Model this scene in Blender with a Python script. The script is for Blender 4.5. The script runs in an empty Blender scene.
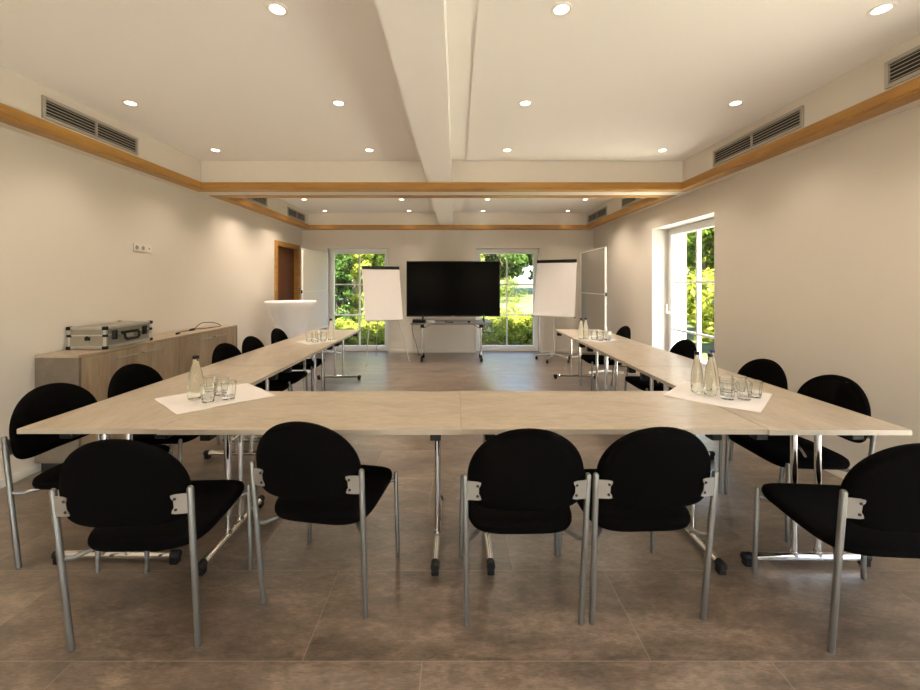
import bpy, bmesh, math, random
from mathutils import Vector, Matrix
PI = math.pi
R = math.radians
SC = bpy.context.scene
COL = SC.collection

# ------------------------------------------------------------------ helpers
class MB:
    """collects shapes; build() links them as ONE mesh object"""
    def __init__(self):
        self.bm = bmesh.new(); self.flat = []

    def box(self, x0, x1, y0, y1, z0, z1, bev=0.0, seg=2, mat=0, rot=None):
        t = bmesh.new()
        bmesh.ops.create_cube(t, size=1.0)
        sx, sy, sz = x1 - x0, y1 - y0, z1 - z0
        c = Vector(((x0 + x1) / 2, (y0 + y1) / 2, (z0 + z1) / 2))
        for v in t.verts:
            v.co = Vector((v.co.x * sx, v.co.y * sy, v.co.z * sz))
        if bev > 0:
            bmesh.ops.bevel(t, geom=list(t.edges), offset=bev, segments=seg, profile=0.5, affect='EDGES')
        if rot is not None:
            bmesh.ops.transform(t, matrix=rot, verts=list(t.verts))
        for v in t.verts:
            v.co += c
        self._merge(t, mat)
        return self

    def _merge(self, t, mat=0):
        vm = {}
        for v in t.verts:
            vm[v] = self.bm.verts.new(v.co)
        for f in t.faces:
            try:
                nf = self.bm.faces.new([vm[v] for v in f.verts])
                nf.material_index = mat; self.flat.append(nf)
            except ValueError:
                pass
        t.free()

    def pydata(self, verts, faces, mat=0):
        vs = [self.bm.verts.new(v) for v in verts]
        for f in faces:
            try:
                nf = self.bm.faces.new([vs[i] for i in f])
                nf.material_index = mat
            except ValueError:
                pass
        return self

    def tube(self, pts, r, n=12, mat=0, cap=True):
        """tube along a polyline; r number or list"""
        pts = [Vector(p) for p in pts]
        rs = r if isinstance(r, (list, tuple)) else [r] * len(pts)
        rings = []
        up = None
        for i, p in enumerate(pts):
            if i == 0: d = pts[1] - pts[0]
            elif i == len(pts) - 1: d = pts[-1] - pts[-2]
            else: d = (pts[i + 1] - p).normalized() + (p - pts[i - 1]).normalized()
            d.normalize()
            if up is None:
                up = Vector((0, 0, 1)) if abs(d.z) < 0.9 else Vector((0, 1, 0))
            a = d.cross(up)
            if a.length < 1e-5:
                up = Vector((1, 0, 0)); a = d.cross(up)
            a.normalize()
            b = d.cross(a).normalized()
            up = -b if False else up
            rings.append([self.bm.verts.new(p + (a * math.cos(2 * PI * k / n) + b * math.sin(2 * PI * k / n)) * rs[i]) for k in range(n)])
        for i in range(len(rings) - 1):
            for k in range(n):
                f = self.bm.faces.new((rings[i][k], rings[i][(k + 1) % n], rings[i + 1][(k + 1) % n], rings[i + 1][k]))
                f.material_index = mat
        if cap:
            f = self.bm.faces.new(rings[0][::-1]); f.material_index = mat
            f = self.bm.faces.new(rings[-1]); f.material_index = mat
        return self

    def lathe(self, prof, n=28, c=(0, 0, 0), mat=0, axis='Z'):
        """prof: list of (radius, height)"""
        rings = []
        for r, z in prof:
            if r < 1e-6:
                pts = [(0, 0, z)]
            else:
                pts = [(r * math.cos(2 * PI * k / n), r * math.sin(2 * PI * k / n), z) for k in range(n)]
            out = []
            for p in pts:
                if axis == 'Y': p = (p[0], p[2], -p[1])
                if axis == 'X': p = (p[2], p[0], p[1])
                out.append(self.bm.verts.new(Vector(p) + Vector(c)))
            rings.append(out)
        for i in range(len(rings) - 1):
            A, B = rings[i], rings[i + 1]
            for k in range(n):
                k2 = (k + 1) % n
                if len(A) == 1 and len(B) == 1: continue
                if len(A) == 1: vs = (A[0], B[k2], B[k])
                elif len(B) == 1: vs = (A[k], A[k2], B[0])
                else: vs = (A[k], A[k2], B[k2], B[k])
                f = self.bm.faces.new(vs); f.material_index = mat
        return self

    def rings(self, loops, mat=0, cap0=True, cap1=True):
        """loops of equal point counts, bridged"""
        L = [[self.bm.verts.new(p) for p in lp] for lp in loops]
        n = len(L[0])
        for i in range(len(L) - 1):
            for k in range(n):
                f = self.bm.faces.new((L[i][k], L[i][(k + 1) % n], L[i + 1][(k + 1) % n], L[i + 1][k]))
                f.material_index = mat
        if cap0:
            self.bm.faces.new(L[0][::-1]).material_index = mat
        if cap1:
            self.bm.faces.new(L[-1]).material_index = mat
        return self

    def build(self, name, mats, parent=None, loc=(0, 0, 0), rotz=0.0, ang=35, norm=True):
        me = bpy.data.meshes.new(name)
        if norm:
            bmesh.ops.recalc_face_normals(self.bm, faces=list(self.bm.faces))
        for f in self.bm.faces: f.smooth = True
        self.bm.faces.index_update(); fl = [f.index for f in self.flat if f.is_valid]
        self.bm.to_mesh(me); self.bm.free()
        me.set_sharp_from_angle(angle=R(ang))
        for i in fl: me.polygons[i].use_smooth = False
        if not isinstance(mats, (list, tuple)): mats = [mats]
        for m in mats: me.materials.append(m)
        o = bpy.data.objects.new(name, me)
        COL.objects.link(o)
        o.location = loc; o.rotation_euler = (0, 0, rotz)
        if parent is not None: o.parent = parent
        return o

def empty(name, loc=(0, 0, 0), rotz=0.0):
    o = bpy.data.objects.new(name, None); COL.objects.link(o)
    o.location = loc; o.rotation_euler = (0, 0, rotz); o.empty_display_size = 0.1
    return o

def tag(o, label=None, cat=None, group=None, kind=None):
    if label: o['label'] = label
    if cat: o['category'] = cat
    if group: o['group'] = group
    if kind: o['kind'] = kind
    return o

def struct(o, label=None):
    o['kind'] = 'structure'
    if label: o['label'] = label
    return o

CHILD = {}
def kids(o):
    return [c for c in COL.objects if c.parent == o]

def copy_tree(o, parent=None):
    ch = kids(o)
    c = o.copy(); COL.objects.link(c)
    if parent is not None: c.parent = parent
    for k in ch: copy_tree(k, c)
    return c

# ------------------------------------------------------------------ materials
def mat(name, color=(.5, .5, .5), rough=.5, metal=0.0, bump=None, var=None, spec=None, coat=0.0):
    """bump=(scale, strength); var=(scale, amount, stretch) noise colour variation"""
    m = bpy.data.materials.new(name); m.use_nodes = True
    nt = m.node_tree; b = nt.nodes['Principled BSDF']
    b.inputs['Base Color'].default_value = (*color, 1)
    b.inputs['Roughness'].default_value = rough
    b.inputs['Metallic'].default_value = metal
    if spec is not None: b.inputs['Specular IOR Level'].default_value = spec
    if coat: b.inputs['Coat Weight'].default_value = coat
    tc = nt.nodes.new('ShaderNodeTexCoord')
    if var:
        mp = nt.nodes.new('ShaderNodeMapping'); mp.inputs['Scale'].default_value = var[2]
        nt.links.new(tc.outputs['Object'], mp.inputs['Vector'])
        nz = nt.nodes.new('ShaderNodeTexNoise'); nz.inputs['Scale'].default_value = var[0]
        nz.inputs['Detail'].default_value = 8; nz.inputs['Roughness'].default_value = .62
        nt.links.new(mp.outputs['Vector'], nz.inputs['Vector'])
        rp = nt.nodes.new('ShaderNodeValToRGB')
        a = var[1]
        rp.color_ramp.elements[0].position = .3; rp.color_ramp.elements[1].position = .7
        rp.color_ramp.elements[0].color = (*[max(0, c * (1 - a)) for c in color], 1)
        rp.color_ramp.elements[1].color = (*[min(1, c * (1 + a)) for c in color], 1)
        nt.links.new(nz.outputs['Fac'], rp.inputs['Fac'])
        nt.links.new(rp.outputs['Color'], b.inputs['Base Color'])
    if bump:
        n2 = nt.nodes.new('ShaderNodeTexNoise'); n2.inputs['Scale'].default_value = bump[0]; n2.inputs['Detail'].default_value = 4
        nt.links.new(tc.outputs['Object'], n2.inputs['Vector'])
        bp = nt.nodes.new('ShaderNodeBump'); bp.inputs['Strength'].default_value = bump[1]; bp.inputs['Distance'].default_value = .002
        nt.links.new(n2.outputs['Fac'], bp.inputs['Height'])
        nt.links.new(bp.outputs['Normal'], b.inputs['Normal'])
    return m

def wood(name, c1, c2, rough, scale, stretch, bands=0.5):
    m = bpy.data.materials.new(name); m.use_nodes = True
    nt = m.node_tree; b = nt.nodes['Principled BSDF']
    tc = nt.nodes.new('ShaderNodeTexCoord')
    mp = nt.nodes.new('ShaderNodeMapping'); mp.inputs['Scale'].default_value = stretch
    nt.links.new(tc.outputs['Object'], mp.inputs['Vector'])
    nz = nt.nodes.new('ShaderNodeTexNoise'); nz.inputs['Scale'].default_value = scale
    nz.inputs['Detail'].default_value = 9; nz.inputs['Roughness'].default_value = .65; nz.inputs['Distortion'].default_value = .6
    nt.links.new(mp.outputs['Vector'], nz.inputs['Vector'])
    n2 = nt.nodes.new('ShaderNodeTexNoise'); n2.inputs['Scale'].default_value = scale * .22
    n2.inputs['Detail'].default_value = 3
    nt.links.new(mp.outputs['Vector'], n2.inputs['Vector'])
    mx = nt.nodes.new('ShaderNodeMix'); mx.data_type = 'FLOAT'; mx.inputs['Factor'].default_value = bands
    nt.links.new(nz.outputs['Fac'], mx.inputs['A']); nt.links.new(n2.outputs['Fac'], mx.inputs['B'])
    rp = nt.nodes.new('ShaderNodeValToRGB')
    rp.color_ramp.elements[0].position = .36; rp.color_ramp.elements[1].position = .64
    rp.color_ramp.elements[0].color = (*c1, 1); rp.color_ramp.elements[1].color = (*c2, 1)
    nt.links.new(mx.outputs['Result'], rp.inputs['Fac'])
    nt.links.new(rp.outputs['Color'], b.inputs['Base Color'])
    b.inputs['Roughness'].default_value = rough
    bp = nt.nodes.new('ShaderNodeBump'); bp.inputs['Strength'].default_value = .08; bp.inputs['Distance'].default_value = .004
    nt.links.new(nz.outputs['Fac'], bp.inputs['Height']); nt.links.new(bp.outputs['Normal'], b.inputs['Normal'])
    return m

def emit(name, color, strength):
    m = bpy.data.materials.new(name); m.use_nodes = True
    nt = m.node_tree
    for n in list(nt.nodes): nt.nodes.remove(n)
    e = nt.nodes.new('ShaderNodeEmission'); o = nt.nodes.new('ShaderNodeOutputMaterial')
    e.inputs['Color'].default_value = (*color, 1); e.inputs['Strength'].default_value = strength
    nt.links.new(e.outputs[0], o.inputs[0])
    return m

def pane_glass(name):
    m = bpy.data.materials.new(name); m.use_nodes = True
    nt = m.node_tree
    for n in list(nt.nodes): nt.nodes.remove(n)
    o = nt.nodes.new('ShaderNodeOutputMaterial')
    t = nt.nodes.new('ShaderNodeBsdfTransparent'); g = nt.nodes.new('ShaderNodeBsdfGlossy')
    t.inputs['Color'].default_value = (.97, .98, .97, 1)
    g.inputs['Roughness'].default_value = .02
    lw = nt.nodes.new('ShaderNodeLayerWeight'); lw.inputs['Blend'].default_value = .5
    pw = nt.nodes.new('ShaderNodeMath'); pw.operation = 'POWER'; pw.inputs[1].default_value = 5
    fr = nt.nodes.new('ShaderNodeMath'); fr.operation = 'MULTIPLY_ADD'; fr.inputs[1].default_value = .5; fr.inputs[2].default_value = .025
    nt.links.new(lw.outputs['Facing'], pw.inputs[0]); nt.links.new(pw.outputs[0], fr.inputs[0])
    mx = nt.nodes.new('ShaderNodeMixShader')
    nt.links.new(fr.outputs[0], mx.inputs[0]); nt.links.new(t.outputs[0], mx.inputs[1]); nt.links.new(g.outputs[0], mx.inputs[2])
    nt.links.new(mx.outputs[0], o.inputs[0])
    return m

def clear(name, color, ior, rough=0.0):
    m = bpy.data.materials.new(name); m.use_nodes = True
    b = m.node_tree.nodes['Principled BSDF']
    b.inputs['Base Color'].default_value = (*color, 1)
    b.inputs['Transmission Weight'].default_value = 1.0
    b.inputs['IOR'].default_value = ior; b.inputs['Roughness'].default_value = rough
    return m

def leaf_mat(name, c0, c1, c2):
    m = bpy.data.materials.new(name); m.use_nodes = True
    nt = m.node_tree
    for n in list(nt.nodes): nt.nodes.remove(n)
    o = nt.nodes.new('ShaderNodeOutputMaterial')
    geo = nt.nodes.new('ShaderNodeNewGeometry')
    rp = nt.nodes.new('ShaderNodeValToRGB')
    rp.color_ramp.elements[0].color = (*c0, 1); rp.color_ramp.elements[1].color = (*c2, 1)
    e = rp.color_ramp.elements.new(.5); e.color = (*c1, 1)
    nt.links.new(geo.outputs['Random Per Island'], rp.inputs['Fac'])
    d = nt.nodes.new('ShaderNodeBsdfDiffuse'); t = nt.nodes.new('ShaderNodeBsdfTranslucent')
    mx = nt.nodes.new('ShaderNodeMixShader'); mx.inputs[0].default_value = .4
    nt.links.new(rp.outputs[0], d.inputs[0]); nt.links.new(rp.outputs[0], t.inputs[0])
    nt.links.new(d.outputs[0], mx.inputs[1]); nt.links.new(t.outputs[0], mx.inputs[2])
    nt.links.new(mx.outputs[0], o.inputs[0])
    return m

def floor_mat():
    m = bpy.data.materials.new('stone_look_floor'); m.use_nodes = True
    nt = m.node_tree; N = nt.nodes; L = nt.links; b = N['Principled BSDF']
    tc = N.new('ShaderNodeTexCoord'); sp = N.new('ShaderNodeSeparateXYZ'); L.new(tc.outputs['Object'], sp.inputs[0])
    def mth(op, a, bb=None):
        n = N.new('ShaderNodeMath'); n.operation = op
        for i, v in enumerate((a, bb)):
            if v is None: continue
            if isinstance(v, (int, float)): n.inputs[i].default_value = v
            else: L.new(v, n.inputs[i])
        return n.outputs[0]
    RW, PL = 0.487, 1.347
    yy = mth('DIVIDE', mth('SUBTRACT', sp.outputs['Y'], 1.057), RW)
    row = mth('FLOOR', yy); fy = mth('FRACT', yy)
    xx = mth('DIVIDE', mth('ADD', mth('SUBTRACT', sp.outputs['X'], -.594), mth('MULTIPLY', mth('SUBTRACT', row, 1.0), .463)), PL)
    colm = mth('FLOOR', xx); fx = mth('FRACT', xx)
    # distance to seams in metres
    dy = mth('MULTIPLY', mth('MINIMUM', fy, mth('SUBTRACT', 1.0, fy)), RW)
    dx = mth('MULTIPLY', mth('MINIMUM', fx, mth('SUBTRACT', 1.0, fx)), PL)
    dd = mth('MINIMUM', dx, dy)
    seam = mth('LESS_THAN', dd, .0022)
    # per-tile random
    cb = N.new('ShaderNodeCombineXYZ'); L.new(row, cb.inputs[0]); L.new(colm, cb.inputs[1])
    wn = N.new('ShaderNodeTexWhiteNoise'); L.new(cb.outputs[0], wn.inputs['Vector'])
    mp = N.new('ShaderNodeMapping'); mp.inputs['Scale'].default_value = (1.0, 2.3, 1)
    L.new(tc.outputs['Object'], mp.inputs['Vector'])
    ad = N.new('ShaderNodeVectorMath'); ad.operation = 'ADD'
    sc = N.new('ShaderNodeVectorMath'); sc.operation = 'SCALE'; sc.inputs['Scale'].default_value = 7.0
    L.new(wn.outputs['Color'], sc.inputs[0]); L.new(mp.outputs[0], ad.inputs[0]); L.new(sc.outputs[0], ad.inputs[1])
    n1 = N.new('ShaderNodeTexNoise'); n1.inputs['Scale'].default_value = 2.2; n1.inputs['Detail'].default_value = 10; n1.inputs['Roughness'].default_value = .68
    n1.inputs['Distortion'].default_value = .5
    L.new(ad.outputs[0], n1.inputs['Vector'])
    n2 = N.new('ShaderNodeTexNoise'); n2.inputs['Scale'].default_value = 16; n2.inputs['Detail'].default_value = 9; n2.inputs['Roughness'].default_value = .7
    L.new(ad.outputs[0], n2.inputs['Vector'])
    f = mth('ADD', mth('MULTIPLY', n1.outputs['Fac'], .60), mth('MULTIPLY', n2.outputs['Fac'], .40))
    m3 = N.new('ShaderNodeMapping'); m3.inputs['Scale'].default_value = (1.0, 2.6, 1); L.new(ad.outputs[0], m3.inputs['Vector'])
    n3 = N.new('ShaderNodeTexNoise'); n3.inputs['Scale'].default_value = 34; n3.inputs['Detail'].default_value = 7; n3.inputs['Roughness'].default_value = .75
    L.new(m3.outputs[0], n3.inputs['Vector'])
    f = mth('ADD', f, mth('MULTIPLY', mth('SUBTRACT', n3.outputs['Fac'], .5), .42))
    f = mth('ADD', f, mth('MULTIPLY', mth('SUBTRACT', wn.outputs['Value'], .5), .035))
    rp = N.new('ShaderNodeValToRGB'); E = rp.color_ramp.elements
    E[0].position = .34; E[0].color = (.047, .032, .021, 1)
    E[1].position = .67; E[1].color = (.29, .214, .153, 1)
    e = E.new(.5); e.color = (.134, .096, .066, 1)
    L.new(f, rp.inputs['Fac'])
    mx = N.new('ShaderNodeMix'); mx.data_type = 'RGBA'
    L.new(mth('MULTIPLY', seam, .55), mx.inputs['Factor']); L.new(rp.outputs[0], mx.inputs['A'])
    mx.inputs['B'].default_value = (.29, .235, .185, 1)
    L.new(mx.outputs['Result'], b.inputs['Base Color'])
    r = mth('ADD', mth('MULTIPLY', n2.outputs['Fac'], .22), .27)
    L.new(r, b.inputs['Roughness'])
    b.inputs['Specular IOR Level'].default_value = .5; b.inputs['Coat Weight'].default_value = .7; b.inputs['Coat IOR'].default_value = 1.7; b.inputs['Coat Roughness'].default_value = .30
    bp = N.new('ShaderNodeBump'); bp.inputs['Strength'].default_value = .12; bp.inputs['Distance'].default_value = .004
    L.new(mth('SUBTRACT', f, mth('MULTIPLY', seam, .4)), bp.inputs['Height']); L.new(bp.outputs[0], b.inputs['Normal'])
    return m

M_wall = mat('beige_wall_paint', (.70, .64, .565), .9, bump=(320, .05))
M_ceil = mat('white_ceiling_paint', (.93, .895, .85), .92)
M_bulk = mat('cream_bulkhead', (.72, .66, .58), .9)  # darker and warmer than the ceiling colour
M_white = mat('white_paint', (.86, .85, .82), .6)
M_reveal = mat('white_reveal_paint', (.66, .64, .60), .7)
M_base = mat('white_baseboard', (.72, .68, .60), .55)
M_upvc = mat('white_window_frame', (.84, .83, .81), .35)
M_trim = wood('honey_oak_trim', (.35, .165, .032), (.50, .265, .06), .42, 5, (1, 1, 9))
M_door = wood('red_brown_door', (.10, .027, .006), (.17, .052, .012), .7, 6, (6, 6, .6))
M_table = wood('greyed_oak_laminate', (.325, .265, .190), (.45, .375, .285), .33, 9, (1, 3.2, 3.2), .30)
M_edge = mat('pale_edge_band', (.37, .315, .25), .4)
M_cred = wood('oak_cabinet_front', (.255, .18, .112), (.44, .335, .225), .5, 5, (7, 7, .8), .45)
M_credtop = wood('oak_cabinet_top', (.33, .25, .17), (.48, .38, .275), .45, 5, (7, .8, 7), .45)
M_credside = mat('grey_brown_shaded_side', (.17, .138, .105), .5, var=(9, .2, (1, 1, 1)))  # grey-brown, darkened to hold the shade on the cabinet ends
M_dark = mat('dark_recess', (.02, .018, .016), .7)
M_blackfab = mat('black_upholstery', (.0022, .0019, .0018), .95, bump=(900, .25), var=(60, .4, (1, 1, 1)), spec=.05)
M_blackpl = mat('black_plastic', (.006, .006, .006), .5, spec=.25)
M_silver = mat('silver_painted_tube', (.20, .195, .183), .38, metal=.75)
M_chrome = mat('chrome_tube', (.72, .71, .69), .12, metal=1.0)
M_plate = mat('grey_metal_plate', (.38, .36, .33), .4, metal=.6)
M_alu = mat('brushed_aluminium', (.56, .55, .52), .36, metal=.75)
M_alupanel = mat('case_panel_silver', (.31, .28, .225), .5, metal=.15, var=(40, .08, (1, 1, 1)))
M_paper = mat('white_paper', (.66, .63, .62), .8)
M_napkin = mat('white_paper_napkin', (.66, .62, .58), .85, bump=(160, .25))
M_board = mat('felt_pinboard', (.31, .28, .235), .95, bump=(300, .2))
M_boardw = mat('pale_felt_pinboard', (.76, .71, .63), .95, bump=(300, .2))
M_cover = mat('white_stretch_cover', (.78, .76, .78), .75)
M_screen = mat('tv_screen_glass', (.003, .003, .003), .16, spec=.012)
M_bezel = mat('tv_bezel', (.008, .008, .008), .3)
M_socket = mat('white_socket_plastic', (.74, .69, .61), .4)
M_sockd = mat('socket_insert_grey', (.30, .26, .21), .5)
M_grille = mat('vent_grille_metal', (.46, .42, .36), .45, metal=.4)
M_floor = floor_mat()
M_pane = pane_glass('window_glass')
M_glass = clear('clear_glass', (.97, .985, .97), 1.45)
M_water = clear('bottle_glass', (.93, .965, .90), 1.38)
M_capb = mat('dark_bottle_cap', (.008, .007, .008), .5, spec=.25)
M_capblue = mat('blue_bottle_cap', (.035, .03, .14), .4)
M_lens = emit('lamp_lens', (1.0, .84, .62), 5.0)
M_ring = mat('white_lamp_ring', (.85, .82, .76), .4)
M_tvtop = mat('grey_table_top', (.10, .096, .09), .4)
M_lawn = mat('lawn_grass', (.06, .078, .02), .95, var=(14, .35, (1, 1, 1)), bump=(60, .6))
M_path = mat('pale_gravel_path', (.16, .15, .125), .9, var=(30, .15, (1, 1, 1)))
M_bounce = mat('pale_bounce_paving', (.60, .57, .50), .9, var=(30, .15, (1, 1, 1)))
M_render = mat('white_house_render', (.84, .82, .78), .85)
M_leafA = leaf_mat('yellow_green_leaves', (.09, .135, .012), (.20, .245, .03), (.42, .40, .08))
M_leafB = leaf_mat('mid_green_leaves', (.035, .075, .010), (.09, .14, .02), (.22, .24, .045))
M_leafC = leaf_mat('deep_green_leaves', (.014, .038, .010), (.038, .078, .018), (.09, .14, .028))
M_bark = mat('brown_bark', (.12, .08, .05), .9, bump=(30, .6))

# ------------------------------------------------------------------ camera
F, VX, VY, H = 400.0, 456.0, 283.0, 1.46
cam_d = bpy.data.cameras.new('camera'); cam = bpy.data.objects.new('camera', cam_d); COL.objects.link(cam)
cam.location = (0, 0, H); cam.rotation_euler = (R(90), 0, 0)
cam_d.sensor_fit = 'HORIZONTAL'; cam_d.sensor_width = 36; cam_d.lens = 36 * F / 920
cam_d.shift_x = (460 - VX) / 920; cam_d.shift_y = (VY - 345) / 920
cam_d.clip_start = .05; cam_d.clip_end = 300
SC.camera = cam

# ------------------------------------------------------------------ room shell
XL, XR, YB, YF = -3.24, 2.89, 8.40, -4.6
ZC, ZT, ZS = 2.909, 2.652, 2.572          # ceiling, wood top, wood bottom / soffit
BL, BR, BB = -3.03, 2.69, 8.22            # bulkhead faces
TH = .50                                  # wall thickness
CB0, CB1 = 4.75, 5.18                     # cross beam front / back
ZTOP = 3.0

struct(MB().box(XL - TH, XR + TH, YF - TH, YB + TH, -.2, 0).build('floor', M_floor))

# left wall with door opening
D0, D1, DZ = 7.22, 8.15, 2.15
w = MB()
w.box(XL - TH, XL, YF - TH, D0, 0, ZTOP); w.box(XL - TH, XL, D1, YB + TH, 0, ZTOP); w.box(XL - TH, XL, D0, D1, DZ, ZTOP)
w.box(XL - TH, XL - .30, D0, D1, 0, DZ)
struct(w.build('wall_left', M_wall))
# right wall with one visible window; three unseen ones added to bring in daylight
W3 = (4.46, 5.90); W4 = (.15, 1.75); W5 = (-2.3, -.7); W6 = (-4.4, -3.0); WZ = 2.263
w = MB(); prev = YF - TH
for a_, b_ in (W6, W5, W4, W3):
    w.box(XR, XR + TH, prev, a_, 0, ZTOP); w.box(XR, XR + TH, a_, b_, WZ, ZTOP); prev = b_
w.box(XR, XR + TH, prev, YB, 0, ZTOP)
struct(w.build('wall_right', M_wall))
# back wall with two windows
W1 = (-2.73, -1.407); W2 = (.41, 1.775); WZB = 2.20
w = MB()
w.box(XL, W1[0], YB, YB + TH, 0, ZTOP); w.box(W1[1], W2[0], YB, YB + TH, 0, ZTOP); w.box(W2[1], XR + TH, YB, YB + TH, 0, ZTOP)
w.box(W1[0], W1[1], YB, YB + TH, WZB, ZTOP); w.box(W2[0], W2[1], YB, YB + TH, WZB, ZTOP)
struct(w.build('wall_back', M_wall))
W7 = (-2.5, -.6); W8 = (.4, 2.3)  # unseen front windows, added to fill the room with daylight
w = MB(); w.box(XL, W7[0], YF - TH, YF, 0, ZTOP); w.box(W7[1], W8[0], YF - TH, YF, 0, ZTOP); w.box(W8[1], XR, YF - TH, YF, 0, ZTOP)
w.box(W7[0], W7[1], YF - TH, YF, WZ, ZTOP); w.box(W8[0], W8[1], YF - TH, YF, WZ, ZTOP)
struct(w.build('wall_front', M_wall))

# ceiling, its bulkheads and beams
ceil = struct(MB().box(XL - TH, XR + TH, YF - TH, YB + TH, ZTOP, ZTOP + .2).build('ceiling', M_ceil))
p = MB()
for (y0, y1) in ((YF, CB0), (CB1, BB)):
    p.box(BL, -.30, y0, y1, ZC, ZTOP); p.box(.115, BR, y0, y1, ZC, ZTOP); p.box(-.30, .115, y0, y1, ZC + .014, ZTOP)
p.build('ceiling_panel', M_ceil, ceil)
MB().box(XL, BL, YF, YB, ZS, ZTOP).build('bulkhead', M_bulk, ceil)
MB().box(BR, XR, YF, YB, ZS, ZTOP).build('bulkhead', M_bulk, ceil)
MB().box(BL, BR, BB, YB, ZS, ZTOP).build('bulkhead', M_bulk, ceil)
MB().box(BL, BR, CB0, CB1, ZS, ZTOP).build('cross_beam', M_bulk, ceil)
MB().box(-.340, -.052, YF, CB0, ZT - .004, ZTOP).build('long_beam', M_ceil, ceil)
MB().box(-.344, -.050, CB1, BB, ZT - .004, ZTOP).build('long_beam', M_ceil, ceil)

# oak trims: bars with a shadow groove, .08 high
def trim(n, x0, x1, y0, y1, face):
    t = MB()
    t.box(x0, x1, y0, y1, ZS + .010, ZT, bev=.003)
    g_ = .007
    t.box(x0 + g_, x1 - g_, y0 + g_, y1 - g_, ZS + .002, ZS + .012)
    t.box(x0, x1, y0, y1, ZS - .006, ZS + .004, bev=.002)
    o = t.build('trim_%d' % n, M_trim); struct(o)
    return o
PR = .022; DP = .10
trim(1, BL - DP, BL + PR, YF, CB0 - PR, 'x'); trim(2, BR - PR, BR + DP, YF, CB0 - PR, 'x')
trim(3, BL - DP, BR + DP, CB0 - PR, CB0 + .11, 'y'); trim(4, BL - DP, BR + DP, CB1 - .11, CB1 + PR, 'y')
trim(5, BL - DP, BL + PR, CB1 + PR, BB - PR, 'x'); trim(6, BR - PR, BR + DP, CB1 + PR, BB - PR, 'x')
trim(7, BL - DP, BR + DP, BB - PR, BB + .09, 'y')

# baseboards
struct(MB().box(XL, XL + .014, YF, D0 - .13, 0, .065, bev=.003).build('baseboard_left', M_base))
b_ = MB(); prev = YF
for c0, c1 in (W6, W5, W4, W3, (YB, YB)):
    b_.box(XR - .014, XR, prev, c0, 0, .065, bev=.003); prev = c1
struct(b_.build('baseboard_right', M_base))
b_ = MB(); b_.box(XL, W1[0], YB - .014, YB, 0, .065, bev=.003); b_.box(W1[1], W2[0], YB - .014, YB, 0, .065, bev=.003); b_.box(W2[1], XR, YB - .014, YB, 0, .065, bev=.003)
struct(b_.build('baseboard_back', M_base))

# windows: local x along the width, y = outward depth (0 = room face), z up
def window(n, width, height, origin, rotz, label, handle_side):
    root = struct(empty('window_%d' % n, origin, rotz), label)
    w = width; h = height; RD = .27 if n == 3 else .215; OUT = TH
    rv = MB(); t = .012
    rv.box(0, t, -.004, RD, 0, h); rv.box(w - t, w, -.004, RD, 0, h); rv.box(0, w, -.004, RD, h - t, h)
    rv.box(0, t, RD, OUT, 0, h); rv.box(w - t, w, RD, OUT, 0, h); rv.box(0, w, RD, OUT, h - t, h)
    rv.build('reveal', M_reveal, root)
    fr = MB(); f = .062; d0, d1 = RD - .035, RD + .035
    fr.box(t, t + f, d0, d1, 0, h - t, bev=.006); fr.box(w - t - f, w - t, d0, d1, 0, h - t, bev=.006)
    fr.box(t + f, w - t - f, d0, d1, h - t - f * .9, h - t, bev=.006); fr.box(t + f, w - t - f, d0, d1, 0, .045, bev=.006)
    fr.build('window_frame', M_upvc, root)
    s = MB(); a0, a1 = t + f - .012, w - t - f + .012; g = .058; b0, b1 = .035, h - t - f * .9 + .01; e0, e1 = d0 - .016, d1 - .02
    s.box(a0, a0 + g, e0, e1, b0, b1, bev=.006); s.box(a1 - g, a1, e0, e1, b0, b1, bev=.006)
    s.box(a0 + g, a1 - g, e0, e1, b0, b0 + .085, bev=.006); s.box(a0 + g, a1 - g, e0, e1, b1 - g, b1, bev=.006)
    s.build('sash', M_upvc, root)
    gx0, gx1, gz0, gz1 = a0 + g, a1 - g, b0 + .085, b1 - g
    m = MB(); cx = (gx0 + gx1) / 2; bw = .014
    m.box(cx - bw, cx + bw, e0 + .004, e1 - .004, gz0, gz1, bev=.004)
    for k in (1, 2):
        z = gz0 + (gz1 - gz0) * k / 3
        m.box(gx0, gx1, e0 + .006, e1 - .006, z - bw, z + bw, bev=.004)
    m.build('glazing_bar', M_upvc, root)
    MB().box(gx0, gx1, (e0 + e1) / 2 - .003, (e0 + e1) / 2 + .003, gz0, gz1).build('pane', M_pane, root)
    hx = a0 + g / 2 if handle_side == 0 else a1 - g / 2
    hd = MB(); hd.box(hx - .014, hx + .014, e0 - .012, e0, .98, 1.05, bev=.004)
    hd.tube([(hx, e0 - .005, 1.03), (hx, e0 - .05, 1.03)], .008); hd.box(hx - .01, hx + .01, e0 - .058, e0 - .04, 1.02, 1.15, bev=.006)
    hd.build('handle', M_white, root)
    return root
window(1, W1[1] - W1[0], WZB, (W1[0], YB, 0), 0, 'white six-pane garden window in the back wall, left of the television', 1)
window(2, W2[1] - W2[0], WZB, (W2[0], YB, 0), 0, 'white six-pane garden window in the back wall, behind the right edge of the television', 0)
window(3, W3[1] - W3[0], WZ, (XR, W3[1], 0), R(-90), 'tall white six-pane window in the right wall', 0)
window(4, W4[1] - W4[0], WZ, (XR, W4[1], 0), R(-90), 'unseen white window added to the right wall beside the viewpoint for daylight', 0)

for n_, W_ in ((5, W5), (6, W6)):
    window(n_, W_[1] - W_[0], WZ, (XR, W_[1], 0), R(-90), 'unseen white window added to the right wall behind the viewpoint for daylight', 0)

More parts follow.
